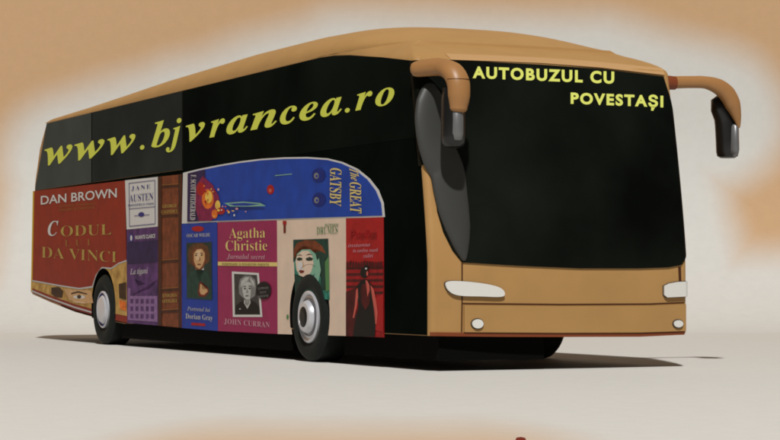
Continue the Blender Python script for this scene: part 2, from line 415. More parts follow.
# ---- wheels
def lathe(bm, prof, u, z, mi=0, n=56, v0=0.0, du=0.0):
    rings = [[bm.verts.new((u + r * math.cos(2 * math.pi * k / n), v, z + r * math.sin(2 * math.pi * k / n))) for k in range(n)] for r, v in prof]
    for a, b in zip(rings, rings[1:]):
        for k in range(n): bm.faces.new((a[k], a[(k + 1) % n], b[(k + 1) % n], b[k])).material_index = mi
    for rr in (rings[0], rings[-1]): bm.faces.new(rr).material_index = mi
def wheel(u, sgn, big):
    """sgn=+1 near side, -1 far side"""
    V = (lambda v: v) if sgn > 0 else (lambda v: W - v)
    z = RW + 0.0
    bm = bmesh.new(); b = 0.035
    lathe(bm, [(0.20, V(.30)), (RW - .03, V(.30)), (RW, V(.27)), (RW, V(.02)), (RW - .03, V(-.015)), (RW * .80, V(-.035)), (RW * .66, V(-.02)), (RW * .60, V(.0)), (.2, V(.02))], u, z); fix(bm)
    ty = build('wheel', bm, 'rubber', bus, smooth=False)
    bm = bmesh.new()
    if big:
        rr = .275
        lathe(bm, [(rr, V(.02)), (rr, V(-.022)), (rr - .02, V(-.032)), (rr - .045, V(-.012)), (.18, V(-.02)), (.17, V(-.05)), (.15, V(-.075)), (.11, V(-.08)), (.1, V(-.05))], u, z)
    else:
        rr = .25
        lathe(bm, [(rr, V(.02)), (rr, V(-.022)), (rr - .018, V(-.032)), (rr - .035, V(-.01)), (.20, V(-.012)), (.17, V(-.045)), (.08, V(-.06)), (.02, V(-.062))], u, z)
    fix(bm); rim = build('rim', bm, 'rim', ty, smooth=False)
    bm = bmesh.new()
    if big:
        lathe(bm, [(.098, V(-.03)), (.098, V(-.082)), (.06, V(-.09)), (.01, V(-.09))], u, z); fix(bm); build('hub', bm, 'hubd', ty)
        bm = bmesh.new(); lathe(bm, [(.205, V(-.015)), (.205, V(-.026)), (.19, V(-.03)), (.19, V(-.015))], u, z); fix(bm); build('rim_groove', bm, 'rimd', ty)
    else:
        lathe(bm, [(.226, V(-.01)), (.226, V(-.024)), (.205, V(-.024)), (.205, V(-.01))], u, z); fix(bm); build('rim_groove', bm, 'indigo', ty)
    for o in (ty, rim):
        for p in o.data.polygons: p.use_smooth = len(p.vertices) == 4
        o.data.set_sharp_from_angle(angle=math.radians(35)) if hasattr(o.data, 'set_sharp_from_angle') else None
for u, big in ((WF[0], True), (WR[0], False)):
    wheel(u, 1, big); wheel(u, -1, big)
# black arch liners (inside the wells)
for (u, z, r) in WELLS:
    bm = bmesh.new(); n = 40; A = [math.pi * 1.0 * k / n - 0.28 + (0.56) * k / n for k in range(n + 1)]
    o_ = [bm.verts.new((u + (r - .004) * math.cos(a), -0.012, z + (r - .004) * math.sin(a))) for a in A]
    i_ = [bm.verts.new((u + (r - .004) * math.cos(a), 0.49, z + (r - .004) * math.sin(a))) for a in A]
    for k in range(n): bm.faces.new((o_[k], o_[k + 1], i_[k + 1], i_[k]))
    bm.faces.new(i_)
    bmesh.ops.triangulate(bm, faces=[f for f in bm.faces if len(f.verts) > 4])
    fix(bm); build('wheel_arch', bm, 'under', bus)
# ------------------------------------------------------------------ book covers on the side
def cover(px, m, label, name='book_cover', layer=2): return plate(name, px, layer, m, bus, label, cut=True)
def sag(a, b, n=10): return [(a[0] + (b[0] - a[0]) * i / n, a[1] + (b[1] - a[1]) * i / n) for i in range(n + 1)]
# 1 red cover at the tail
c = cover([(34.5, 191), (125.5, 180.5), (127.3, 322.8), (100, 317), (75, 310), (50, 300.5), (32.5, 292.5)], 'red', 'dark red book cover with white and gold lettering at the tail')
plate('picture_strip', [(32.5, 281), (60, 286), (80, 289), (93, 287.5), (97, 276), (103, 268), (112, 269), (119, 264), (127, 261.5), (127.3, 316), (100, 311), (75, 304), (50, 295), (32.5, 288)], 3, 'ochre', c, 'torn strip showing a painted eye', cut=True)
plate('torn_edge', [(32.5, 280), (60, 285), (80, 288), (93, 286), (96.5, 275), (102.5, 267), (112, 267.8), (119, 263), (127, 260), (127, 261.5), (119, 264.2), (112, 269.2), (103, 268.4), (97, 276.6), (93.4, 287.8), (80, 289.3), (60, 286.3), (32.5, 281.2)], 4, 'silver', c, cut=True)
picture('painted_eye', [('umber', [(52, 287.5), (60, 287), (64, 291), (63, 298), (56, 297), (52, 294)]), ('skin', [(65, 289), (92, 290.5), (94, 303), (84, 304), (70, 300)]),
    ('umber', [(72, 293), (79, 291), (88, 293.5), (88, 294.8), (79, 292.8), (72, 294.6)]), ('white', ell(80, 297, 6, 1.8)), ('umber', ell(80, 296.8, 2.2, 1.9)), ('skinlite', [(73, 301), (86, 302), (84, 303.4), (76, 302.6)])], 4, c, 'painted eye on ochre')
picture('painted_patches', [('umber', [(119.5, 284), (127, 282), (127.2, 300), (120, 298)]), ('orange', [(120, 300), (127, 302), (127, 311), (121, 309)])], 4, c)  # umber and orange patches belonging to the cover picture
plate('red_band', [(32, 290), (50, 297.5), (75, 306.5), (92, 311.5), (92, 313), (75, 308), (50, 299), (32, 291.4)], 4, 'silver', c)
lettering('DAN BROWN', (41.5, 204.5), (117.5, 197.2), 12.0, 'white', c, off=.012, em1=13, label='white author lettering')
lettering('AUTORUL ROMANULUI', (60, 207.2), (96, 204.4), 2.8, 'golddim', c)
lettering('INGERI SI DEMONI', (60, 211.2), (95, 208.4), 3.2, 'golddim', c)
lettering('C', (48.5, 236), (59, 235), 21, 'white', c, st='bi')
lettering('ODUL', (61.5, 236.5), (112, 234.5), 15.5, 'gold', c, st='sb', off=-.012)
lettering('LUI', (65.5, 246.5), (91, 245.5), 9.5, 'golddim', c, st='sb', off=-.012, space=1.8)
lettering('DA VINCI', (42, 257.5), (117.5, 262.5), 16, 'gold', c, st='sb', off=-.014)
# tail edge piping
plate('tail_piping', [(33.4, 191), (34.6, 191), (32.6, 292.5), (31.4, 292)], 3, 'yellow', bus, 'thin yellow edge at the tail')
# 2 white spine
c = cover([(125.5, 180.4), (158.3, 176.8), (158.5, 226.5), (127, 229.5)], 'white', 'white spine with fine navy frame and lettering')
lettering('JANE', (132, 190.5), (151, 188.3), 6, 'navy', c, st='sb', off=-.01, space=1.3)
lettering('AUSTEN', (130, 202), (154, 199.8), 10.5, 'indigo', c, st='sb', off=-.01)
lettering('MANSFIELD PARK', (129, 206.5), (155, 204.5), 3, 'navy', c)
picture('frame_lines', [('indigo', [(129.5, 183), (155.5, 180), (155.5, 180.6), (129.5, 183.6)]), ('indigo', [(129.5, 208.6), (156, 206.4), (156, 207), (129.5, 209.2)]), ('indigo', [(130, 226), (156, 223.5), (156, 224.2), (130, 226.7)]),
    ('indigo', ell(142, 214.5, 3, 2.4)), ('indigo', [(135, 215.6), (150, 214.4), (150, 215), (135, 216.2)]), ('indigo', [(129.5, 183), (130, 183), (130.4, 226), (129.9, 226)]), ('indigo', [(155.3, 180), (155.8, 180), (156.2, 223.5), (155.7, 223.5)])], 3, c)
# 3 violet spine
c = cover([(127, 229.8), (158.5, 226.8), (158.7, 325.6), (127.5, 323)], 'violet', 'violet spine with a misty city picture')
lettering('NUANTE CLASICE', (136, 239.3), (156, 237.6), 5.2, 'white', c, off=.02)
picture('emblem', [('indigo', ell(131.5, 238, 2.4, 4.6)), ('white', ell(131.9, 238, 1, 2.8))], 3, c)
lettering('La tigani', (131, 274.5), (148.5, 273.2), 8, 'white', c, st='si')
picture('city_picture', [('violetd', [(128, 242), (158, 240), (158, 262), (128, 264)]), ('mauve', [(128.5, 288), (158, 289), (158.2, 322), (128.5, 320)]), ('violet', [(131, 283), (135, 279), (139, 286), (146, 284), (152, 288), (158, 280), (158, 296), (131, 296)]),
    ] + [('violet', rect(131 + 5.2 * i, 299 + 7.5 * j, 134 + 5.2 * i, 303.5 + 7.5 * j)) for i in range(5) for j in range(3)], 3, c, 'pale mauve city facade')
# 4 leather spine
c = cover([(158.4, 176.8), (182, 174.2), (182, 327.8), (158.6, 325.7)], 'leather', 'brown leather book spine with ribs and gold lines')
sh = []
for y in (186, 215.5, 261, 289.5, 311):
    sh += [('leatherd', [(158.8, y), (181.8, y - 1.5), (181.8, y + .9), (158.8, y + 2.2)]), ('golddim', [(159, y - 1.2), (181.8, y - 2.7), (181.8, y - 2.1), (159, y - .6)])]
sh += [('leatherd', [(158.6, 177.2), (162.6, 176.8), (162.6, 326), (158.8, 325.6)]), ('leatherd', [(179.2, 175), (182, 174.6), (182, 327.6), (179.2, 327.4)])]
picture('spine_ribs', sh, 3, c, 'raised ribs and gold rules')
for s, y in (('GEORGE', 207), ('CALINESCU', 212.5), ('ENIGMA', 296.5), ('OTILIEI', 302)):
    lettering(s, (163.5 if len(s) < 8 else 162.5, y + .9), (178 if len(s) < 8 else 179, y), 4.6, 'gold', c, st='sb', layer=4)
# 5 large blue cover on its side
arc = [(183.5, 172.8), (200, 168.8), (220, 164.8), (240, 161.4), (262, 158.7), (285, 157.3), (308, 157), (328, 158.3), (343, 162), (358, 168.8), (370, 178.5), (379, 190), (384, 203), (385.2, 217)]
c = cover(arc + [(182.3, 223.6)], 'white', 'large blue night-sky book cover laid on its side with rounded front end')
inner = [(188.5, 173.4), (200, 170.4), (220, 166.4), (240, 163), (262, 160.3), (285, 158.9), (308, 158.6), (328, 160), (342, 163.5), (356, 170), (368, 179.6), (376.5, 190.8), (381.8, 203.5), (383, 215.6)]
plate('blue_field', inner + [(188, 221.8)], 3, 'blue', c)
plate('dark_end', [(188.5, 173.4), (206, 169.4), (207, 196), (204, 221.2), (188, 221.8)], 4, 'violetd', c)
rnd = random.Random(7)
sh = [('purplered', [(197, 186), (204, 176), (213, 184), (220, 196), (222, 212), (212, 221), (200, 221), (196, 205)]),
      ('orange', ell(209, 199, 6, 10)), ('scarlet', ell(202, 189, 4, 7)), ('flame', ell(210, 197, 3.6, 6)), ('flame', ell(219, 205, 2.6, 4.6)), ('scarlet', ell(222, 211, 4.4, 3.4)), ('orange', ell(216, 214, 3, 4.6))]
for i in range(26):
    x = 205 + rnd.random() ** 1.6 * 46; y = 184 + 33 * rnd.random(); y = y if x < 225 else 206 + 10 * rnd.random()
    sh.append((rnd.choice(['flame', 'orange', 'white', 'pink', 'scarlet']), ell(x, y, .5 + rnd.random() * 1.1, .5 + rnd.random() * .9, 8)))
sh += [('lightteal', [(226, 203), (245, 201.6), (262, 203), (268, 206), (250, 206.6), (232, 206.5)]), ('blueb', [(230, 203.8), (246, 202.8), (262, 204.2), (250, 205.8), (236, 205.8)])]
picture('city_lights', sh, 5, c, 'blurred red and gold city lights')
picture('red_disc', [('scarlet', ell(271.5, 189.5, 3.6, 4.8)), ('salmon', ell(271.2, 190.5, 1.6, 2))], 4, c)
for x_, y_ in ((319.8, 175.2), (320, 199.6)):
    picture('dark_oval', [('navy', ell(x_, y_, 6.8, 7)), ('photom', ell(x_ - 2.4, y_ + .6, 2.4, 3.1)), ('blueb', ell(x_ - 2, y_ + .9, 1.1, 1.5))], 4, c, 'dark oval on the blue')
picture('pale_dash', [('lightteal', [(276, 175.2), (293, 173.6), (293, 174.4), (276, 176)])], 4, c)
lettering('F. SCOTT FITZGERALD', (192.2, 174.8), (191.3, 220), 7.6, 'white', c, st='sb', up=(1, 0), layer=5, off=-.005)
lettering('GATSBY', (331.5, 167.5), (331, 205), 16.5, 'paleyel', c, st='sb', up=(1, .12), layer=4)
lettering('The', (350.5, 168), (352.5, 180), 12.5, 'paleyel', c, st='bi', up=(1, .2), layer=4)
lettering('GREAT', (351, 181.5), (351.5, 212), 16.5, 'paleyel', c, st='sb', up=(1, .14), layer=4)
# 6 blue portrait cover
c = cover([(182, 224), (217.4, 221.8), (218, 331), (182.3, 328)], 'blueb', 'blue book cover with a painted portrait of a man in a dark green coat')
picture('portrait', [('green', [(187, 243), (212.5, 242), (213, 300), (187.5, 298)]),
    ('brownhair', [(189.5, 262), (188.6, 254), (190, 247), (195, 243.6), (203, 243), (208.5, 246.6), (210.4, 254), (210, 262), (207, 264), (200, 262), (193, 266)]),
    ('leather', [(193, 263), (192.8, 253), (196, 248.6), (203, 248), (206.6, 252.4), (206.8, 260), (204.4, 267), (200.4, 271), (196.4, 269)]),
    ('skin', [(194.6, 261), (194.6, 253.6), (197.6, 249.4), (202.6, 249), (205.4, 253), (205.4, 259.6), (203, 266), (200.2, 269), (196.8, 267)]),
    ('skinlite', [(195.6, 253.6), (198.4, 250.2), (201.4, 250), (201.6, 255), (199.8, 260.6), (197, 260)]),
    ('silver', [(196.4, 269), (200.4, 271.6), (204.6, 267.6), (204.8, 273), (202, 279), (198, 275)]),
    ('tealdark', [(187.6, 281), (191, 273), (196.6, 269.6), (200, 282), (204.8, 270), (210, 274), (212.8, 281), (213, 300), (187.5, 298)]),
    ('redd', [(200, 283), (202, 281.6), (204, 288), (208.8, 287.6), (210, 291.6), (206, 297), (200, 296.6), (198.6, 292)]), ('skin', [(201, 284.4), (202.2, 284), (203.2, 289.4), (208, 289.4), (208.6, 291.4), (205, 295), (201.6, 294.4), (200.4, 291)]),
    ('brownhair', ell(197, 255.4, 1.2, .7, 8)), ('brownhair', ell(202.6, 255, 1.2, .7, 8)), ('brownhair', [(195.4, 253.6), (198.6, 253), (198.6, 253.6), (195.6, 254.2)]), ('brownhair', [(201, 252.8), (204, 252.8), (204, 253.4), (201, 253.4)]), ('redd', ell(200, 264.4, 1.9, .6, 8)), ('leather', [(200, 256), (201.4, 260.2), (199.2, 260.6), (200.4, 259.6)])], 3, c, 'oil portrait of a curly haired man')
lettering('OSCAR WILDE', (187.5, 237.4), (211, 236.4), 5, 'silver', c, st='sb', off=-.005)
lettering('Portretul lui', (188, 310.5), (211, 311.8), 5.6, 'silver', c, st='si')
lettering('Dorian Gray', (186.5, 318.5), (213.5, 320.5), 7.6, 'silver', c, st='sb', off=-.006)
picture('badge', [('scarlet', ell(198.5, 228.8, 6.2, 2.8))], 3, c, 'small red oval badge'); picture('badge', [('scarlet', [(192, 322.6), (206, 323.6), (206, 326.2), (192, 325.2)])], 3, c, 'small red bar badge')
# 7 magenta cover
c = cover([(218, 221.7), (277.4, 220), (278, 334), (218.5, 331.1)], 'magenta', 'magenta book cover with yellow lettering and a black and white photograph')
lettering('Agatha', (230, 238.3), (266, 237.6), 15, 'paleyel', c, st='sb', off=-.012)
lettering('Christie', (226.5, 250.8), (268, 250.4), 15, 'paleyel', c, st='sb', off=-.012)
lettering('Jurnalul secret', (227.5, 258.8), (266, 259.2), 7.2, 'pink', c, st='bi', off=-.004)
plate('cream_band', [(218.6, 261.8), (277.5, 262.4), (277.5, 266.4), (218.6, 265.6)], 3, 'paleyel', c)
lettering('INSEMNARI SI POVESTIRI INEDITE', (223, 265.1), (270, 265.7), 3.1, 'brownhair', c, layer=4)
picture('photograph', [('white', [(232.6, 271.5), (259.6, 273), (263.2, 317), (233.6, 317)]), ('photo', [(234.8, 273.8), (257.8, 275), (261, 314.6), (235.6, 314.6)]),
    ('photom', [(240, 294), (239.4, 286), (241, 279), (245.6, 275.6), (251.4, 275.8), (256, 280), (257, 288), (255.6, 296), (251, 299), (245, 299)]), ('photol', [(241.4, 288), (242, 281), (246, 277.4), (250, 277), (249, 280), (244, 284)]), ('photol', [(250.4, 277.4), (254.6, 281), (255.6, 288), (253, 284)]),
    ('photol', [(243, 289), (244, 284), (248, 281.6), (252, 283), (254, 288), (253.4, 294), (250.6, 299.6), (247.6, 300.4), (244.6, 297)]), ('photom', [(251.6, 284), (254, 288), (253.4, 294), (250.8, 299.4), (251.6, 292)]),
    ('blackink', [(235.6, 314.6), (236.4, 306), (241, 302), (246, 300), (248, 305), (251, 300), (257, 303), (260.4, 308), (261, 314.6)]), ('photol', [(245, 299.6), (248, 302), (251, 299.4), (251.4, 303), (248.2, 309), (244.8, 303)]), ('photom', [(246, 300), (248, 302.6), (250.6, 300), (250, 304), (248, 306), (246, 304)]),
    ('blackink', ell(245.8, 288.6, 1.2, .7, 8)), ('blackink', ell(250.6, 288.4, 1.2, .7, 8)), ('photo', [(244.2, 286.2), (247, 285.8), (247, 286.5), (244.4, 287)]), ('photo', [(249.4, 285.6), (252.2, 286), (252.2, 286.8), (249.4, 286.3)]), ('photo', ell(248, 295.8, 1.8, .55, 8)), ('photom', [(248, 288.4), (249, 292.6), (247.2, 292.8)]), ('photol', ell(241, 309, 1, .6, 6))], 3, c, 'black and white photograph of an elderly woman in a dark jacket')
picture('round_sticker', [('blackink', ell(264.8, 290.5, 7.6, 8.8, 24))], 5, c, 'black round sticker')
for s, y in (('CUPRINDE', 289), ('DOUA', 293), ('INEDITE', 297)): lettering(s, (259.4 if len(s) > 5 else 261.6, y + .6), (270 if len(s) > 5 else 268, y - .2), 3, 'photom', c, layer=6)
lettering('JOHN CURRAN', (225, 323.8), (270.6, 327.6), 7.8, 'pink', c, st='sb', off=-.005, space=1.1)
# 8 cream cover
c = cover([(277.5, 219.8), (346.2, 218), (346.8, 336), (278.2, 334)], 'cream', 'cream book cover with a green tinted portrait above the front wheel')
picture('portrait', [('teal', [(294, 239.8), (329, 238.6), (330.5, 300), (296, 294)]), ('tealdark', [(294, 239.8), (329, 238.6), (329.8, 262), (325, 280), (321, 262), (315, 251), (303, 249), (297, 258), (294, 262)]),
    ('leather', [(294.4, 250), (298, 243), (306, 240), (316, 240.6), (323, 246), (327, 254), (321, 251), (314, 246.6), (304, 246), (298, 250), (295, 258)]),
    ('lightteal', [(296.2, 262), (297.8, 254), (303, 249.6), (311, 249.4), (316.4, 254), (318.6, 263), (316, 273), (309, 281), (301, 278), (297, 270)]),
    ('cream', [(296.4, 261), (298.4, 255), (303, 251), (309, 250.8), (313, 255), (314.4, 263), (312, 272), (306.4, 278), (301, 276.6), (297.4, 269.6)]),
    ('white', [(299, 262), (303, 262), (304, 268), (302, 272), (298.6, 268)]),
    ('redd', [(299.6, 271), (302, 270), (305.4, 270.8), (304.6, 272.8), (301.6, 273.6)]), ('tealdark', [(297.6, 258.6), (300, 257.2), (303, 258), (303.4, 260), (300.4, 260.8), (298, 260.4)]), ('tealdark', [(306.6, 258.4), (310.6, 256.8), (314, 258.4), (313, 260.6), (309, 261), (307, 260.2)]),
    ('umber', [(297.4, 255.6), (301, 254.4), (303.4, 255.6), (301, 255.5)]), ('umber', [(306.4, 255.4), (310, 253.6), (314, 255), (310, 254.8)]), ('umber', ell(300.8, 259.2, .9, 1, 8)), ('umber', ell(310.4, 258.9, 1, 1.1, 8)),
    ('skin', [(303.4, 260), (305.2, 266.8), (302.4, 267.4), (303.8, 266)]), ('lightteal', [(317, 262), (320, 258), (322, 270), (319, 284), (313, 284), (316, 274)]), ('tealdark', [(323, 262), (326, 258), (327, 290), (321, 290)]),
    ('greenink', [(326, 262), (330, 256), (330.5, 290), (327, 292)]), ('tealdark', [(300, 277), (307, 281), (314, 280), (320, 290), (320, 299), (296.2, 294), (295.4, 274)])], 3, c, 'face of a woman with red lips among green tones')
# clip the portrait by the wheel arch: lies behind the tyre
lettering('DRUMES', (317.5, 234.5), (338.5, 233.6), 11, 'greenink', c, st='sb', off=-.01)
lettering('ROMAN', (326, 226.6), (339, 226.2), 4, 'greenink', c)
picture('red_tab', [('scarlet', rect(283.5, 220.8, 287.2, 224.6)), ('redd', rect(284.2, 224.6, 286.6, 233))], 3, c); picture('green_leaf', [('greenink', ell(288.3, 317, 1.2, 2.6, 10))], 3, c)
# 9 red cover
c = cover([(346.4, 218), (384, 217.2), (384.6, 337.6), (347, 336)], 'scarlet', 'red book cover with a woman seen from behind before a staircase')
sh = [('crimson', [(346.8, 262), (384.2, 262), (384.5, 337), (347, 335.8)])]
for j in range(5): sh.append(('maroon', [(347, 267 + j * 6.2), (384.2, 266.6 + j * 6.2), (384.2, 269.4 + j * 6.2), (347, 269.8 + j * 6.2)]))
for i in range(13):
    x = 348.6 + 2.8 * i; sh.append(('maroon', ell(x, 263.6 + rnd.random() * 2, 1.3, 3.4, 8)))
sh += [('maroon', [(347, 292), (357, 288), (358, 336.2), (347, 335.8)]), ('scarlet', [(374, 300), (384.3, 294), (384.5, 332), (376, 330)]),
       ('blackink', [(358, 286), (362, 281), (366, 279), (370, 281.5), (374, 286), (375, 296), (374.6, 306), (377.5, 320), (376, 337), (354, 336.4), (357, 318), (359.6, 304), (357.6, 294)]),
       ('blackink', ell(365.6, 272.5, 4.2, 5.6, 16)), ('blackink', ell(367.4, 267.4, 2.8, 2.4, 12)), ('maroon', [(363.6, 284), (369, 284), (371.4, 291), (370.6, 304), (366.6, 310), (362.4, 303), (361.8, 291)]),
       ('salmon', [(357.4, 290), (359, 288), (359.4, 297), (358, 307), (355.4, 318), (354, 318), (356.2, 305)]), ('salmon', [(371.8, 285), (375, 289), (377.2, 300), (379, 313), (377.8, 324), (376.6, 324), (377, 313), (374.4, 303), (373, 294)]),
       ('salmon', [(366.8, 280), (368.8, 281), (370.6, 284.6), (371, 290), (368.8, 297), (368, 288)]), ('salmon', ell(368.6, 273.6, 1, 2.6, 8)), ('white', ell(367.4, 268.6, 1.1, .9, 8))]
picture('staircase_scene', sh, 3, c, 'dark haired woman in black on a red staircase')
lettering('Puelka', (351.5, 238.5), (377.5, 238.2), 12, 'crimson', c, st='', off=.01)
lettering('instanta', (349, 247.2), (371, 246.2), 5, 'pink', c, st='si'); lettering('in umbra marii', (354, 252.4), (379, 251.6), 5, 'pink', c, st='si'); lettering('zidiri', (364, 257.6), (374, 257.2), 5, 'pink', c, st='si')
# ------------------------------------------------------------------ big lettering
def spaced(chars, boxes, base, em, m, parent, st, off, layer, label):
    V, F = [], []
    for ch, (x0, x1) in zip(chars, boxes):
        me = text_data(ch, st, off); xs = [v.co.x for v in me.vertices]; a, b = min(xs), max(xs); n = len(V)
        for v in me.vertices:
            px = x0 + (x1 - x0) * (v.co.x - a) / (b - a); u, z = on_v(px, base(px) - em * v.co.y); V.append(Bp(u, -LAY * layer - .004, z))
        F += [[n + q for q in p.vertices] for p in me.polygons]
    me = bpy.data.meshes.new('lettering'); me.from_pydata(V, [], F); me.materials.append(M[m]); return link('lettering', me, parent, label)
spaced('www.bjvrancea.ro', [(45, 73), (75, 105), (108, 136), (140.5, 145), (152, 170.5), (166.5, 182), (186.5, 205.5), (210, 225.5), (227, 248.5), (251, 277.5), (280.5, 297.5), (300, 318.5), (321, 342.5), (345.5, 350.5), (356, 373), (376, 395)],
    lambda x: 164.5 - 0.178 * (x - 50) + 1.5 * math.sin(math.pi * (x - 45) / 350), 36, 'lime', bus, 'bi', .005, 1.2, 'large yellow green slanted web address')
lettering('AUTOBUZUL CU', (472, 77.5), (613.5, 83.2), 15.5, 'lime2', windscreen, layer=1, off=.04, space=1.22, front=True, em1=16, label='upper yellow line of writing')
lettering('POVESTA\u0218I', (570, 103.2), (662.5, 106.8), 14.8, 'lime2', windscreen, layer=1, off=.04, space=1.22, front=True, em1=15.2, label='lower yellow line of writing')
# ------------------------------------------------------------------ mirrors
def P(px, py, u): v, z = on_u(px, py, u); return (u, v, z)
def px2m(n): return n / S0
def near_mirror():
    e = link('mirror', None, bus, 'near side mirror hanging from a curled bronze arm')
    bm = bmesh.new()
    pts = spline([P(411, 70, .28), P(424, 68, .18), P(440, 67, .02), P(452, 71.5, -.16), P(458, 82, -.24), P(459, 96, -.26), P(458.5, 107, -.26), P(458.3, 113, -.26)], 5)
    rad = []
    key = [3, 8.6, 9.2, 11.5, 12, 11.6, 9.4, 3]
    n = len(pts) - 1
    for i in range(n + 1):
        t = i / 5; k = min(int(t), 6); f = t - k; r = key[k] * (1 - f) + key[k + 1] * f
        if t < 1: r = 3 + 5.6 * math.sqrt(1 - (1 - t) ** 2)
        if t > 6: r = 9.6 * math.sqrt(max(0.02, 1 - (t - 6) ** 2))
        rad.append((px2m(r) * .8, px2m(r)))
    tube(bm, pts, rad, 22); fix(bm); build('arm', bm, 'paint2', e, smooth=True)
    bm = bmesh.new()
    zs = [(88, 11), (100, 12.2), (120, 12.6), (136, 12.6), (143, 11.8), (146.5, 9.5), (148, 5)]
    pts = [P(453.5, y, -.17) for y, r in zs]; tube(bm, pts, [(px2m(r), px2m(r)) for y, r in zs], 28); fix(bm)
    ca = build('casing', bm, 'casingd', e, 'dark cylindrical casing', smooth=True)
    bm = bmesh.new(); zs = [(104, 5), (108, 8.2), (134, 8.4), (140, 7.4), (143, 4)]  # highlight on the dark casing, shaped as a grey bulge
    tube(bm, [P(455, y, -.205) for y, r in zs], [(px2m(r) * 1.25, px2m(r)) for y, r in zs], 28); fix(bm); build('casing_highlight', bm, 'casing', ca, 'grey highlight on the casing, built as a panel', smooth=True)
    bm = bmesh.new(); ring_ = [(t, r) for t, r in ((79.3, 12.6), (79.9, 12.6))]
    pts = [P(458, y, -.232) for y, r in ring_]; tube(bm, pts, [(px2m(r) * .83, px2m(r)) for y, r in ring_], 24); fix(bm); build('joint', bm, 'seam', e)
def pod():
    prof = [(84, 431, 4), (90, 430, 10), (102, 430, 15.5), (120, 430, 17.5), (140, 433, 17.8), (158, 440, 20), (172, 446.5, 19), (190, 449.5, 18.5), (210, 453, 17), (228, 457, 14), (244, 460, 9.5), (256, 462.6, 4.5), (261, 463, 1.5)]
    bm = bmesh.new(); pts = []; rad = []
    for y, x, r in prof:
        v, z = on_front(x, y); pts.append((front_u(v, z) - 0.015, v, z)); rad.append((0.05 * min(1, r / 8), px2m(r) * 1.02))
    sp = spline(pts, 4); rr = []
    for i in range(len(sp)):
        t = i / 4; k = min(int(t), len(rad) - 2); f = t - k
        rr.append(tuple(rad[k][j] * (1 - f) + rad[k + 1][j] * f for j in (0, 1)))
    tube(bm, sp, rr, 28); fix(bm)
    build('pillar_cover', bm, 'pod', bus, 'dark grey teardrop pillar cover beside the windscreen', smooth=True)
def far_mirror():
    e = link('mirror', None, bus, 'far side mirror on a long bronze arm reaching past the body')
    U = .42
    bm = bmesh.new()
    C_ = [(666, 82.5, 6.0), (675, 82.3, 6.8), (690, 82, 6.6), (705, 82.4, 6.8), (718, 86.5, 8.8), (727, 94, 10), (732.5, 104, 9.6), (736, 114, 6.4), (738, 122, 3.6), (739, 128, 1)]
    pts = spline([P(x, y, U) for x, y, r in C_], 4); rad = []
    for i in range(len(pts)):
        t = i / 4; k = min(int(t), len(C_) - 2); f = t - k; r = C_[k][2] * (1 - f) + C_[k + 1][2] * f
        rad.append((px2m(r) * .7, px2m(r)))
    tube(bm, pts, rad, 20); fix(bm); build('arm', bm, 'paint2', e, smooth=True)
    bm = bmesh.new(); C2 = [(98.5, 721.5, 6), (101, 720, 10), (108, 720.5, 11), (116, 724.5, 12), (124, 726.3, 12.6), (140, 727.2, 12.6), (152, 727.5, 12.4), (156, 727.5, 11.5), (158, 727.5, 8)]
    pts = [P(x, y, U + .14) for y, x, r in C2]; tube(bm, pts, [(px2m(r) * .95, px2m(r) * 1.03) for y, x, r in C2], 28); fix(bm)
    ca = build('casing', bm, 'casingd', e, 'black cylindrical casing', smooth=True)
    bm = bmesh.new(); zs = [(122, 3), (127, 6.2), (150, 6.6), (154, 6), (156.5, 3)]  # bright side of the far casing, added as a paler bulge
    tube(bm, [P(731.2, y, U + .10) for y, r in zs], [(px2m(r) * 1.9, px2m(r)) for y, r in zs], 28); fix(bm); build('casing_highlight', bm, 'casing', ca, 'pale grey highlight on the casing, built as a panel', smooth=True)
    bm = bmesh.new(); pts = [P(675, 83, U), P(669, 82.6, U), P(662, 82.5, U)]; tube(bm, pts, [(.055, .068), (.06, .072), (.06, .076)], 16); fix(bm); build('bracket', bm, 'sill', e)
near_mirror(); pod(); far_mirror()
bpy.data.objects.remove(CUT)
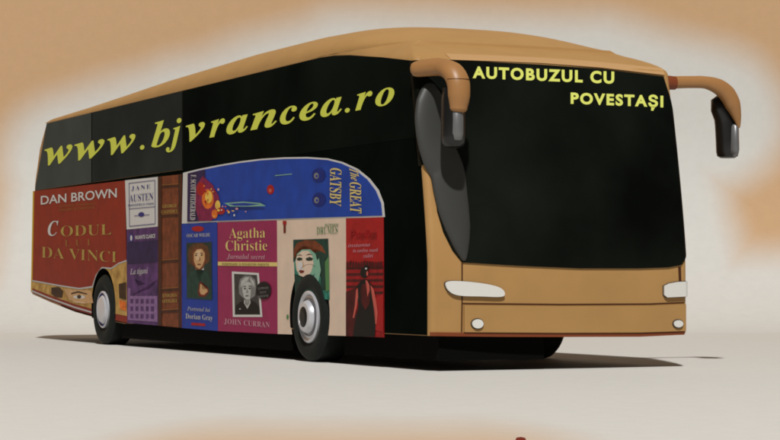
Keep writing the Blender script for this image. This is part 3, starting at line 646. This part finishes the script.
# ------------------------------------------------------------------ setting
YW = 40.0
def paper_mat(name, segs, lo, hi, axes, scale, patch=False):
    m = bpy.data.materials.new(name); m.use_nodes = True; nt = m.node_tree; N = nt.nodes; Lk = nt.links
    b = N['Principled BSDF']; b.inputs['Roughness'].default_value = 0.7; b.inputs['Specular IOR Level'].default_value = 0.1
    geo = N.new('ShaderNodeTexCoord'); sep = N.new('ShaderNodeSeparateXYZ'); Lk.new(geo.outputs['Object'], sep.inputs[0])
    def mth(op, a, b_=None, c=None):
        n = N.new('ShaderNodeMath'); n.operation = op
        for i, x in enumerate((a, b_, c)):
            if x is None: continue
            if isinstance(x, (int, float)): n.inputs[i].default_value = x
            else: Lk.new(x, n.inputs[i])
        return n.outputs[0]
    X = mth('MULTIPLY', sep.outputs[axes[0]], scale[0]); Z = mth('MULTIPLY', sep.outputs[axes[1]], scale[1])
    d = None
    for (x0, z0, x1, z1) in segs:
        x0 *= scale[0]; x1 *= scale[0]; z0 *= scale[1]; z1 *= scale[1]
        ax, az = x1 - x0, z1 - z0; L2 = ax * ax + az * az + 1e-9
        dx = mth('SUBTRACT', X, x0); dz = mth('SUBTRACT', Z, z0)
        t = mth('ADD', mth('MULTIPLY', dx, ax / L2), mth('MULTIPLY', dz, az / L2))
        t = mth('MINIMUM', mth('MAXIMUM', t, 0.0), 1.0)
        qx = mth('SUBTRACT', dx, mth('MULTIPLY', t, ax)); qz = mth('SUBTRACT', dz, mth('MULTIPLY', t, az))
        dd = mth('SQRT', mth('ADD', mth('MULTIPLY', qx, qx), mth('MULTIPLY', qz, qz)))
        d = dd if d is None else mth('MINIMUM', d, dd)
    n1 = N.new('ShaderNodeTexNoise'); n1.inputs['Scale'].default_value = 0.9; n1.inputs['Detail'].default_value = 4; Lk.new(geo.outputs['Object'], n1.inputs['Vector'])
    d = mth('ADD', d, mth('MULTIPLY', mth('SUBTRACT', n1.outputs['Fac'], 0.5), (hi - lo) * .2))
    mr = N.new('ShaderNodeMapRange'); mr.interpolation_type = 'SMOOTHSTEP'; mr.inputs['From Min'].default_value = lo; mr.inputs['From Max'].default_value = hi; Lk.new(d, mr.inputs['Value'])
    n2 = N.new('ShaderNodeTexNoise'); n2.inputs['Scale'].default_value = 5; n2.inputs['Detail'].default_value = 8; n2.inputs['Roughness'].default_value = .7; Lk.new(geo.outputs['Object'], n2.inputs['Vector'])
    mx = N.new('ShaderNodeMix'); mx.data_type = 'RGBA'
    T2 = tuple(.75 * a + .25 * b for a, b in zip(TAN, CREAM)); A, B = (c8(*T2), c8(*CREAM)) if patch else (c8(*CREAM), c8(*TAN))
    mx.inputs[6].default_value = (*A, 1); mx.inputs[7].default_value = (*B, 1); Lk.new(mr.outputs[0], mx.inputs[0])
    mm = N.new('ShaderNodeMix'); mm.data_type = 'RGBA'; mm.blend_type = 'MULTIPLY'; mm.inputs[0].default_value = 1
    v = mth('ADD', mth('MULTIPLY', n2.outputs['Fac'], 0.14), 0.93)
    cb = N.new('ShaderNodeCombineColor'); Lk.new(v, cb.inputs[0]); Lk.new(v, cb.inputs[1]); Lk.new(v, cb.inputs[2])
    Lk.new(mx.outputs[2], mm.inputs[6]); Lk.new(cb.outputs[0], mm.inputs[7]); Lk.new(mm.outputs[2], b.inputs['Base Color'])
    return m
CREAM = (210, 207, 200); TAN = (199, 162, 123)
k = YW / FOC
def wz(px, py): return ((px - CX) * k, CAMH + (HY - py) * k)
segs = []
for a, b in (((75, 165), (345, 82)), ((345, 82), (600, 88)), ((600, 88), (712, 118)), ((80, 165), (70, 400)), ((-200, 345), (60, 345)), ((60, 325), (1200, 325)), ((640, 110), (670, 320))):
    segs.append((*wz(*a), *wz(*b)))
M['wallp'] = paper_mat('printed halo backdrop paper', segs, 44 * k, 98 * k, (0, 2), (1, 1))  # pale glow round the bus outline worked into the paper colour
gs = lambda px, Y: (px - CX) * Y / FOC
M['groundp'] = paper_mat('printed floor paper', [(gs(210, 11), 9.5, gs(480, 11), 9.5)], 0.15, 0.95, (0, 1), (1, .2), patch=True)
def grid(name, prof, x0, x1, m, nx=8):
    bm = bmesh.new(); rows = [[bm.verts.new((x0 + (x1 - x0) * i / nx, y, z)) for i in range(nx + 1)] for y, z in prof]
    for a, b in zip(rows, rows[1:]):
        for i in range(nx): bm.faces.new((a[i], a[i + 1], b[i + 1], b[i]))
    o = build(name, bm, m, None, smooth=True, recalc=False); o['kind'] = 'structure'; return o
rc = 4.0
grid('ground', [(-40, 0), (0, 0), (20, 0), (YW - rc, 0)], -60, 60, 'groundp')
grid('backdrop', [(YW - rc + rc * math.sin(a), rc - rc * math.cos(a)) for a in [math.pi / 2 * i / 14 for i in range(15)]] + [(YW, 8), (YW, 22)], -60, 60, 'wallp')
# red tip of cut-off lettering, laid on the floor as a sheet
def floor_sheet(name, pts, m, label, cat, h=0.004):
    bm = bmesh.new(); a = [bm.verts.new((x, y, h)) for x, y in pts]; b = [bm.verts.new((x, y, 0.0005)) for x, y in pts]; n = len(pts)
    bm.faces.new(a); bm.faces.new(b[::-1])
    for i in range(n): bm.faces.new((a[i], a[(i + 1) % n], b[(i + 1) % n], b[i]))
    o = build(name, bm, m); o['label'] = label; o['category'] = cat; return o
def gp(px, py): Y = CAMH * FOC / (py - HY); return ((px - CX) * Y / FOC, Y)
floor_sheet('red_mark', [gp(515.5, 440.5), gp(516.5, 438.4), gp(521, 437.8), gp(525, 438.6), gp(526, 440.5), gp(525, 443), gp(517, 443)], 'redd', 'small red mark, top of cut-off lettering, at the bottom edge of the picture', 'printed mark')
# ------------------------------------------------------------------ camera, light, world
cd = bpy.data.cameras.new('camera'); cam = bpy.data.objects.new('camera', cd); COL.objects.link(cam); sc.camera = cam
cam.location = CAM; cam.rotation_euler = (math.pi / 2, 0, 0)
cd.sensor_width = 36; cd.lens = 36 * FOC / 780; cd.shift_y = (HY - 220) / 780; cd.clip_end = 500; cd.clip_start = 0.1
def area(name, loc, tgt, size, power, col=(1, 1, 1)):
    l = bpy.data.lights.new(name, 'AREA'); l.shape = 'DISK'; l.size = size; l.energy = power; l.color = col
    o = bpy.data.objects.new(name, l); COL.objects.link(o); o.location = loc
    o.rotation_euler = (Vector(tgt) - Vector(loc)).to_track_quat('-Z', 'Y').to_euler()
area('key_lamp', (0, -52, 98), (0, 26, 0), 4.5, 156000, (1, .99, .975))
w = bpy.data.worlds.new('World'); sc.world = w; w.use_nodes = True
w.node_tree.nodes['Background'].inputs[0].default_value = (1.0, 0.99, 0.97, 1); w.node_tree.nodes['Background'].inputs[1].default_value = 0.055
sc.view_settings.view_transform = 'Standard'; sc.view_settings.look = 'None'; sc.view_settings.exposure = 0; sc.view_settings.gamma = 1
sc.cycles.filter_width = 1.9; sc.cycles.diffuse_bounces = 1
